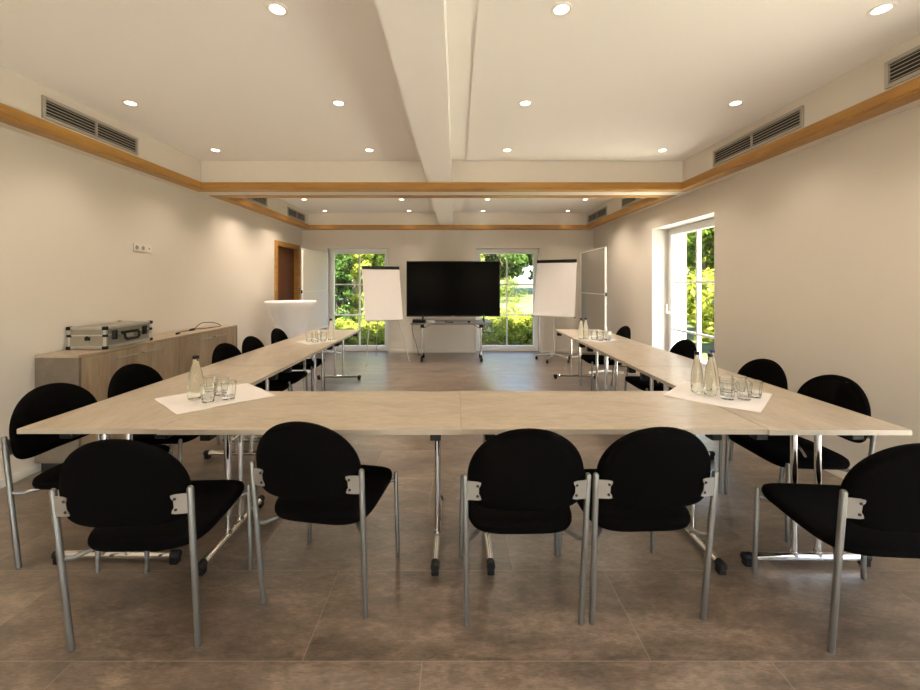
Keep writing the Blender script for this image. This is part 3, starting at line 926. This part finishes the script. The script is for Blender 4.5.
# ------------------------------------------------------------------ pinboards
def pinboard(p0, p1, ztop, felt, label):
    p0, p1 = Vector((*p0, 0)), Vector((*p1, 0)); d = p1 - p0; L = d.length
    a = math.atan2(d.y, d.x); c = (p0 + p1) / 2
    root = tag(empty('pinboard', c, a), label, 'pinboard')
    h = L / 2; zs = ztop - .77; zb = ztop - 1.52
    for z0, z1 in ((zs + .004, ztop - .012), (zb + .012, zs - .004)):
        MB().box(-h + .018, h - .018, -.010, .010, z0, z1, bev=.002).build('felt_panel', felt, root)
    f = MB()
    f.box(-h, -h + .022, -.016, .016, zb, ztop, bev=.004); f.box(h - .022, h, -.016, .016, zb, ztop, bev=.004)
    f.box(-h, h, -.014, .014, ztop - .014, ztop, bev=.003); f.box(-h, h, -.014, .014, zb, zb + .014, bev=.003); f.box(-h, h, -.011, .011, zs - .005, zs + .005)
    f.build('board_frame', M_white, root)
    for s in (-1, 1):
        l = MB(); x = s * (h + .012)
        l.box(x - .013, x + .013, -.014, .014, .03, zb + .22, bev=.003)
        l.tube([(x, -.26, .018), (x, 0, .045), (x, .26, .018)], .015, 10)
        for s2 in (-1, 1): l.box(x - .017, x + .017, s2 * .26 - .02, s2 * .26 + .02, 0, .034, bev=.006)
        l.build('foot', M_white, root)
        k = MB(); k.box(x - .012, x + .012, -.012, .012, zs - .03, zs + .03, bev=.003); k.build('hinge', M_blackpl, root)
    return root
pinboard((-2.74, 7.12), (-2.66, 8.26), 2.075, M_boardw, 'tall pale pinboard in the left corner between the oak door and the window')
pinboard((2.42, 6.46), (2.42, 7.72), 2.045, M_board, 'tall grey-beige pinboard standing near the right wall beside the right flip chart')

# ------------------------------------------------------------------ television and its folding table on castors
tvt = tag(empty('mobile_table', (-.082, 7.60, 0)), 'narrow folding table on castors under the television', 'table')
hw = .745
MB().box(-hw, hw, -.33, .33, .700, .728, bev=.003).build('tabletop', M_tvtop, tvt)
for s in (-1, 1):
    x = s * .555
    m = MB(); m.tube([(x, 0, .13), (x, 0, .70)], .022, 14); m.build('leg', M_chrome, tvt)
    m = MB(); m.tube([(x, -.20, .12), (x, -.05, .14), (x, .05, .14), (x, .20, .12)], .02, 12); m.build('foot_bar', M_chrome, tvt)
    for s2 in (-1, 1):
        m = MB(); m.lathe([(0, -.022), (.036, -.022), (.042, -.016), (.042, .016), (.036, .022), (0, .022)], 20, c=(x, s2 * .20, .042), axis='X')
        m.tube([(x, s2 * .2, .075), (x, s2 * .2, .115)], .012, 8); m.build('castor', M_blackpl, tvt)
    m = MB(); m.box(x - .035, x + .035, -.06, .06, .615, .700, bev=.008); m.build('hinge_block', M_blackpl, tvt)
    m = MB(); m.tube([(x - s * .02, 0, .60), (x - s * .20, 0, .695)], .007, 8); m.build('strut', M_chrome, tvt)
tv = tag(empty('television', (-.052, 7.62, .7285)), 'big black flat television, switched off, in the middle of the back wall', 'television')
tw, z0, z1 = .892, .090, 1.150
m = MB(); m.box(-tw, tw, -.005, .035, z0, z1, bev=.006); m.box(-.55, .55, .035, .075, z0 + .12, z1 - .3, bev=.015); m.build('housing', M_bezel, tv)
MB().box(-tw + .011, tw - .011, -.0075, -.004, z0 + .02, z1 - .011, bev=.001).build('screen', M_screen, tv)
m = MB(); m.box(-.035, .035, -.0085, -.005, z0 + .005, z0 + .013, bev=.001); m.build('maker_plate', M_plate, tv)
for s in (-1, 1):
    m = MB(); x = s * .58
    m.tube([(x, -.16, .0135), (x, 0, .10), (x, .16, .0135)], .012, 10); m.box(x - .014, x + .014, -.012, .03, .06, .14, bev=.004); m.box(x - .016, x + .016, -.185, -.15, 0, .02, bev=.004); m.box(x - .016, x + .016, .15, .185, 0, .02, bev=.004)
    m.build('stand_foot', M_blackpl, tv)
# devices on the table
o = MB().box(-.12, .12, -.068, .068, 0, .062, bev=.006).build('media_box', M_blackpl, loc=(-.675, 7.35, .7285)); tag(o, 'black media box at the left end of the table under the television', 'media box')
k = MB(); k.box(-.09, .09, -.070, -.0675, .022, .04); k.build('front_panel', M_screen, o)
o = MB().box(-.075, .075, -.05, .05, 0, .036, bev=.006).build('receiver_box', M_plate, loc=(-.455, 7.40, .7285)); tag(o, 'small flat grey box beside the black media box under the television', 'receiver')
k = MB(); k.lathe([(0, .0375), (.012, .0375), (.014, .036)], 14, c=(.04, 0, 0)); k.build('button', M_blackpl, o)
o = MB().box(-.026, .026, -.09, .09, 0, .02, bev=.007).build('remote_control', M_blackpl, loc=(-.13, 7.40, .7285), rotz=R(55)); tag(o, 'black remote control on the table below the middle of the television', 'remote control')
k = MB()
for i in range(5):
    for j in (-1, 0, 1): k.box(j * .014 - .004, j * .014 + .004, -.07 + i * .024, -.06 + i * .024, .0195, .0225, bev=.001)
k.build('buttons', M_plate, o)
o = MB().lathe([(0, 0), (.026, 0), (.028, .006), (.022, .03), (0, .036)], 18).build('presenter_puck', M_blackpl, loc=(.24, 7.40, .7285)); tag(o, 'small black puck on the table under the right part of the television', 'puck')
k = MB(); k.lathe([(0, .0365), (.007, .036), (.007, .033)], 10); k.build('button', M_plate, o)
cable('hanging_cord', [(-.80, 7.95, .71), (-.87, 7.97, .62), (-.86, 7.98, .45), (-.80, 8.0, .25), (-.76, 8.02, .08), (-.76, 8.10, .01), (-.70, 8.25, .006)], .006, 'thin dark cord hanging to the floor at the left of the television table', M_blackpl)

# ------------------------------------------------------------------ flip charts
def flip_sheet(root, w, hgt, z0, lean):
    """local: faces -Y; board leans back towards +Y"""
    rt = Matrix.Rotation(-lean, 4, 'X')
    def P(x, y, zz):
        v = rt @ Vector((x, y, zz)); return (v.x, v.y, v.z + z0)
    def slab(nm, x0, x1, y0, y1, a, b, mt):
        m = MB(); m.box(x0, x1, y0, y1, a, b, bev=.0015, seg=1)
        bmesh.ops.transform(m.bm, matrix=Matrix.Translation((0, 0, z0)) @ rt, verts=list(m.bm.verts))
        return m.build(nm, mt, root)
    slab('board', -w / 2, w / 2, .004, .022, 0, hgt, M_white)
    slab('paper_pad', -w / 2 + .008, w / 2 - .008, -.004, .004, .012, hgt - .03, M_paper)
    slab('clamp_bar', -w / 2, w / 2, -.016, .012, hgt - .042, hgt + .016, M_blackpl)
    slab('pen_tray', -w / 2 + .01, w / 2 - .01, -.032, .006, -.014, .004, M_alu)
    return P
# left: tripod easel
fc = tag(empty('flip_chart', (-1.325, 7.42, 0), R(26)), 'white tripod flip chart left of the television', 'flip chart')
P = flip_sheet(fc, .72, 1.02, .77, R(14))
for s in (-1, 1):
    m = MB(); m.tube([(s * .40, -.24, .012), (s * .27, .045, .80), (s * .10, .27, 1.70)], .009, 10); m.lathe([(0, 0), (.014, 0), (.014, .02), (.009, .026)], 10, c=(s * .40, -.24, 0)); m.build('leg', M_alu, fc)
m = MB(); m.tube([(0, .62, .012), (0, .30, 1.70)], .009, 10); m.lathe([(0, 0), (.014, 0), (.014, .02), (.009, .026)], 10, c=(0, .62, 0)); m.build('leg', M_alu, fc)
m = MB(); m.tube([(-.11, .285, 1.70), (.11, .285, 1.70)], .012, 10); m.build('top_joint', M_blackpl, fc)
# right: column on a five-star castor base
fc = tag(empty('flip_chart', (1.83, 7.50, 0), R(-26)), 'white flip chart on a wheeled star base right of the television', 'flip chart')
P = flip_sheet(fc, .76, 1.09, .835, R(14))
m = MB(); m.tube([(0, .06, .10), (0, .06, .84), (0, .13, .95), (0, .33, 1.72)], .016, 12); m.box(-.05, .05, .085, .17, .93, 1.04, bev=.006); m.build('column', M_alu, fc)
for k in range(5):
    t = R(-100 + 72 * k); ex, ey = .33 * math.cos(t), .06 + .33 * math.sin(t)
    m = MB(); m.tube([(0, .06, .115), (ex * .5, .06 + (ey - .06) * .5, .105), (ex, ey, .078)], [.017, .014, .010], 10); ar = m.build('base_arm', M_alu, fc)
    m = MB(); m.lathe([(0, -.018), (.024, -.018), (.029, -.012), (.029, .012), (.024, .018), (0, .018)], 16, c=(ex, ey, .029), axis='X'); m.tube([(ex, ey, .05), (ex, ey, .08)], .008, 8); m.build('castor', M_blackpl, ar)
for s in (-1, 1):
    m = MB(); m.tube([(s * .335, .0, .832), (s * .39, -.035, .83)], .006, 8); m.lathe([(0, -.012), (.012, -.010), (.012, .010), (0, .012)], 10, c=(s * .395, -.037, .83), axis='X'); m.build('side_arm', M_blackpl, fc)

# ------------------------------------------------------------------ garden
def gz(x, y):
    d = max(0, y - 10.5); e = max(0, x - 5.5)
    return -.06 + .055 * min(d, 22) + .03 * min(e, 15) if y > 8.9 else -.06 + .03 * min(e, 15)
g = MB(); nx, ny = 44, 46; vs = []; x0, x1, y0, y1 = -22.0, 26.0, -16.0, 42.0
for j in range(ny + 1):
    for i in range(nx + 1):
        x = x0 + (x1 - x0) * i / nx; y = y0 + (y1 - y0) * j / ny
        inside = XL - 1.2 < x < XR + TH + .1 and -15 < y < YB + .2
        vs.append((x, y, gz(x, y) - (.25 if inside else 0)))
g.pydata(vs, [(j * (nx + 1) + i, j * (nx + 1) + i + 1, (j + 1) * (nx + 1) + i + 1, (j + 1) * (nx + 1) + i) for j in range(ny) for i in range(nx)])
struct(g.build('lawn', M_lawn), 'sunlit green lawn of the garden outside the windows')
g = MB(); vs = []; pth = [(-6.5, 13.2, 1.3), (-4.6, 14.0, 1.5), (-3.4, 15.5, 1.3), (-3.0, 18.0, 1.2), (-3.4, 22, 1.2)]
for x, y, wd in pth: vs += [(x - wd * .6, y + wd * .5, gz(x - wd * .6, y + wd * .5) + .03), (x + wd * .6, y - wd * .5, gz(x + wd * .6, y - wd * .5) + .03)]
g.pydata(vs, [(2 * i, 2 * i + 1, 2 * i + 3, 2 * i + 2) for i in range(len(pth) - 1)])
struct(g.build('driveway', M_path), 'pale gravel path through the garden outside the left window')

struct(MB().box(XR + TH, 9.5, -13, 7.6, -.2, -.02).box(-9, XR + TH, -13, YF - TH, -.2, -.02).build('terrace', M_bounce), 'pale paved terrace added right and front of the house to bounce sunlight indoors')  # added paving, pale to throw sunlight up onto the ceiling

rnd = random.Random(7)
def foliage_mesh(shape, n, w_, h_, lift, leaf, seed, mt):
    """leaves scattered on clumps inside a plant-size envelope"""
    rd = random.Random(seed); vs = []; fs = []; clumps = []
    hh_ = h_ - lift
    for _ in range(40 if shape != 'column' else 60):
        while True:
            x, y, z_ = rd.uniform(-1, 1), rd.uniform(-1, 1), rd.uniform(0, 1)
            if shape == 'round' and x * x + y * y + (2 * z_ - 1) ** 2 < 1: break
            if shape == 'column' and x * x + y * y < (1 - z_ ** 3) * .9 + .05: break
            if shape == 'mound' and x * x + y * y + z_ * z_ < 1: break
        cr = rd.uniform(.15, .28) * w_ / 2 if shape != 'column' else rd.uniform(.3, .45) * w_ / 2
        clumps.append((x * .8 * w_ / 2, y * .8 * w_ / 2, lift + (z_ * .84 + .05) * hh_, cr))
    for _ in range(n):
        cx, cy, cz, cr = rd.choice(clumps)
        d = Vector((rd.gauss(0, 1), rd.gauss(0, 1), rd.gauss(0, 1))); d.normalize()
        rr = cr * (.5 + .6 * rd.random())
        p_ = Vector((cx + d.x * rr, cy + d.y * rr, max(.01, cz + d.z * rr * .85)))
        nrm = (d + Vector((rd.uniform(-.7, .7), rd.uniform(-.7, .7), rd.uniform(-.3, .9)))).normalized()
        a = nrm.cross(Vector((rd.uniform(-1, 1), rd.uniform(-1, 1), rd.uniform(-1, 1)))).normalized()
        b = nrm.cross(a); s_ = leaf * rd.uniform(.7, 1.35); k = len(vs)
        vs += [p_ - a * s_, p_ + b * s_ * .5 + nrm * s_ * .12, p_ + a * s_, p_ - b * s_ * .5 + nrm * s_ * .12]
        fs += [(k, k + 1, k + 2), (k, k + 2, k + 3)]
    me = bpy.data.meshes.new('foliage'); me.from_pydata([tuple(v) for v in vs], [], fs); me.update()
    me.materials.append(mt)
    return me
LEAF = {'a': M_leafA, 'b': M_leafB, 'c': M_leafC}
NPL = [0]
stem_me = None
def plant(kind, name, x, y, w_, h_, lift, label, cat, group):
    global stem_me
    z_ = gz(x, y) - .02
    root = tag(empty(name, (x, y, z_), rnd.uniform(0, 6.28)), label, cat, group)
    NPL[0] += 1; sh, lc = kind.split('_')
    nl, lf_ = (4200, .034) if sh == 'mound' else ((9000, .045) if sh == 'column' else (9000, .02 * w_ + .025))
    f_ = bpy.data.objects.new('foliage', foliage_mesh(sh, nl, w_, h_, lift, lf_, NPL[0], LEAF[lc])); COL.objects.link(f_); f_.parent = root
    if stem_me is None:
        m = MB()
        m.tube([(0, 0, 0), (.02, .01, .5), (0, 0, .95)], [.05, .04, .015], 8)
        for t in range(5):
            a = t * 1.3; m.tube([(.01, 0, .3 + .1 * t), (.22 * math.cos(a), .22 * math.sin(a), .55 + .1 * t)], [.022, .008], 6)
        s_ = m.build('trunk', M_bark, root); stem_me = s_.data
    else:
        s_ = bpy.data.objects.new('trunk', stem_me); COL.objects.link(s_); s_.parent = root
    s_.scale = (h_ * .55, h_ * .55, h_ * .9) if lift > .3 else (w_ * .5, w_ * .5, h_ * .8)
GS, GT = 'garden shrubs outside the windows', 'garden trees beyond the windows'
LS = 'low yellow-green shrub close outside a back window'
# low shrubs right outside
for i, (x, y, w_, h_, k) in enumerate([(-2.9, 9.9, 1.0, .36, 'mound_a'), (-2.1, 9.95, 1.0, .36, 'mound_a'), (-1.35, 9.8, 1.0, .42, 'mound_a'), (-3.05, 11.0, 1.3, .50, 'mound_a'), (-2.3, 11.2, 1.3, .60, 'mound_a'), (-1.5, 10.9, 1.4, .75, 'mound_a'), (-2.8, 12.2, 1.3, .5, 'mound_b'), (-1.9, 12.3, 1.5, .85, 'mound_a')]):
    plant(k, 'garden_shrub', x, y, w_, h_, .0, 'low leafy garden shrub close outside the back window left of the television', 'shrub', GS)
for i, (x, y, w_, h_, k) in enumerate([(.35, 9.85, 1.0, .42, 'mound_a'), (1.1, 9.8, 1.0, .38, 'mound_a'), (1.85, 9.9, 1.0, .4, 'mound_a'), (.5, 10.9, 1.3, .85, 'mound_a'), (1.2, 10.8, 1.4, .78, 'mound_a'), (2.0, 11.0, 1.3, .8, 'mound_a'), (.8, 12.1, 1.5, 1.1, 'mound_b'), (1.75, 12.3, 1.4, .85, 'mound_a'), (2.7, 12.1, 1.4, .8, 'mound_b'), (.35, 13.4, 1.4, 1.7, 'mound_a')]):
    plant(k, 'garden_shrub', x, y, w_, h_, .0, 'low leafy garden shrub close outside the back window right of the television', 'shrub', GS)
# columnar conifers at the left window
for x, y, w_, h_, k in [(-3.55, 11.9, .95, 4.2, 'column_c'), (-3.2, 13.1, .9, 4.8, 'column_a'), (-4.4, 12.6, 1.1, 4.6, 'column_c')]:
    plant(k, 'columnar_tree', x, y, w_, h_, .0, 'slim upright garden tree outside the back window left of the television', 'tree', GT)
for x, y, w_, h_, k in [(-2.3, 14.6, 1.7, 1.2, 'mound_b'), (-1.3, 14.2, 1.9, 1.8, 'mound_a')]:
    plant(k, 'garden_shrub', x, y, w_, h_, .0, 'garden shrub beside the gravel path, outside the back window left of the television', 'shrub', GS)
for x, y, w_, h_, k in [(2.6, 20.5, 2.6, 1.5, 'mound_c' if False else 'mound_b'), (1.6, 22.5, 2.2, 1.3, 'mound_b')]:
    plant(k, 'garden_shrub', x, y, w_, h_, .0, 'distant shrub beyond the lawn, outside the back window right of the television', 'shrub', GS)
for x, y, w_, h_, lift, k in [(-8.5, 22, 6, 6.5, .8, 'round_b'), (-5.2, 19.5, 4.6, 5.6, .7, 'round_b'), (-6.5, 26, 7, 8, .6, 'round_c'), (-3.0, 21.5, 4.4, 5.4, .6, 'round_a'), (-2.2, 25.0, 6, 7, .5, 'round_b'), (-.2, 20.0, 4.6, 5.6, .5, 'round_a')]:
    plant(k, 'garden_tree', x, y, w_, h_, lift, 'leafy background tree outside the back window left of the television', 'tree', GT)
for x, y, w_, h_, lift, k in [(1.6, 25.5, 6, 7, .6, 'round_b'), (3.0, 23.5, 4.2, 5.2, .9, 'round_c'), (5.2, 26.0, 6, 7, .4, 'round_c'), (8.5, 25, 6.5, 7.5, .4, 'round_b'), (.6, 31, 8, 8, .3, 'round_c')]:
    plant(k, 'garden_tree', x, y, w_, h_, lift, 'leafy background tree outside the back window right of the television', 'tree', GT)
for x, y, w_, h_, lift, k in [(6.0, 8.4, 2.4, 2.2, 0.02, 'round_a'), (7.3, 10.6, 2.8, 2.0, 0.02, 'round_a'), (7.2, 8.0, 2.4, 2.0, .02, 'round_b'), (8.8, 12.5, 4.4, 5.2, .3, 'round_b'), (9.6, 9.6, 4.2, 5.2, .2, 'round_a'), (12.5, 13, 6, 7, .3, 'round_b'), (13, 17.5, 7, 8, .3, 'round_c'), (9.6, 15.5, 4.6, 5.5, .3, 'round_b'), (11.5, 6.5, 5, 6.5, .3, 'round_b')]:
    plant(k, 'garden_tree', x, y, w_, h_, lift, 'bright leafy garden tree outside the tall window of the right wall', 'tree', GT)
for x, y, w_, h_, lift, k in [(10.5, 1.5, 5, 4.0, .3, 'round_b'), (11, -2.5, 5, 4, .3, 'round_b')]:
    plant(k, 'garden_tree', x, y, w_, h_, lift, 'garden tree outside the side window beyond the right edge of the picture', 'tree', GT)
# small white planter on a dark stand by the path
x_, y_ = -3.95, 15.6
pl = tag(empty('garden_planter', (x_, y_, gz(x_, y_))), 'small white garden tub on a dark stand, seen through the left back window', 'planter')
m = MB(); m.rings([[(-.17, -.13, .28), (.17, -.13, .28), (.17, .13, .28), (-.17, .13, .28)], [(-.25, -.19, .62), (.25, -.19, .62), (.25, .19, .62), (-.25, .19, .62)], [(-.22, -.16, .62), (.22, -.16, .62), (.22, .16, .62), (-.22, .16, .62)], [(-.17, -.12, .50), (.17, -.12, .50), (.17, .12, .50), (-.17, .12, .50)]])
m.build('tub', M_white, pl)
m = MB()
for sx in (-1, 1):
    for sy in (-1, 1): m.tube([(sx * .18, sy * .13, 0), (sx * .13, sy * .09, .29)], .016, 8)
m.build('stand', M_blackpl, pl)

# ------------------------------------------------------------------ daylight
w_ = bpy.data.worlds.new('sky'); SC.world = w_; w_.use_nodes = True
nt = w_.node_tree; bg = nt.nodes['Background']
sky = nt.nodes.new('ShaderNodeTexSky'); sky.sky_type = 'NISHITA'; sky.sun_disc = False
sky.sun_elevation = R(48); sky.sun_rotation = R(170); sky.air_density = 1.0; sky.dust_density = 2.0
nt.links.new(sky.outputs[0], bg.inputs['Color']); bg.inputs['Strength'].default_value = .75
sd = bpy.data.lights.new('sun', 'SUN'); sd.energy = 29.0; sd.angle = R(.6); sd.color = (1, .92, .78)
so_ = bpy.data.objects.new('sun', sd); COL.objects.link(so_); so_.location = (-5, -8, 14)
so_.rotation_euler = Vector((.03, .54, -.84)).to_track_quat('-Z', 'Y').to_euler()

vs_ = SC.view_settings
vs_.view_transform = 'Standard'; vs_.look = 'None'; vs_.gamma = 1.0; vs_.use_curve_mapping = False
vs_.exposure = 1.1
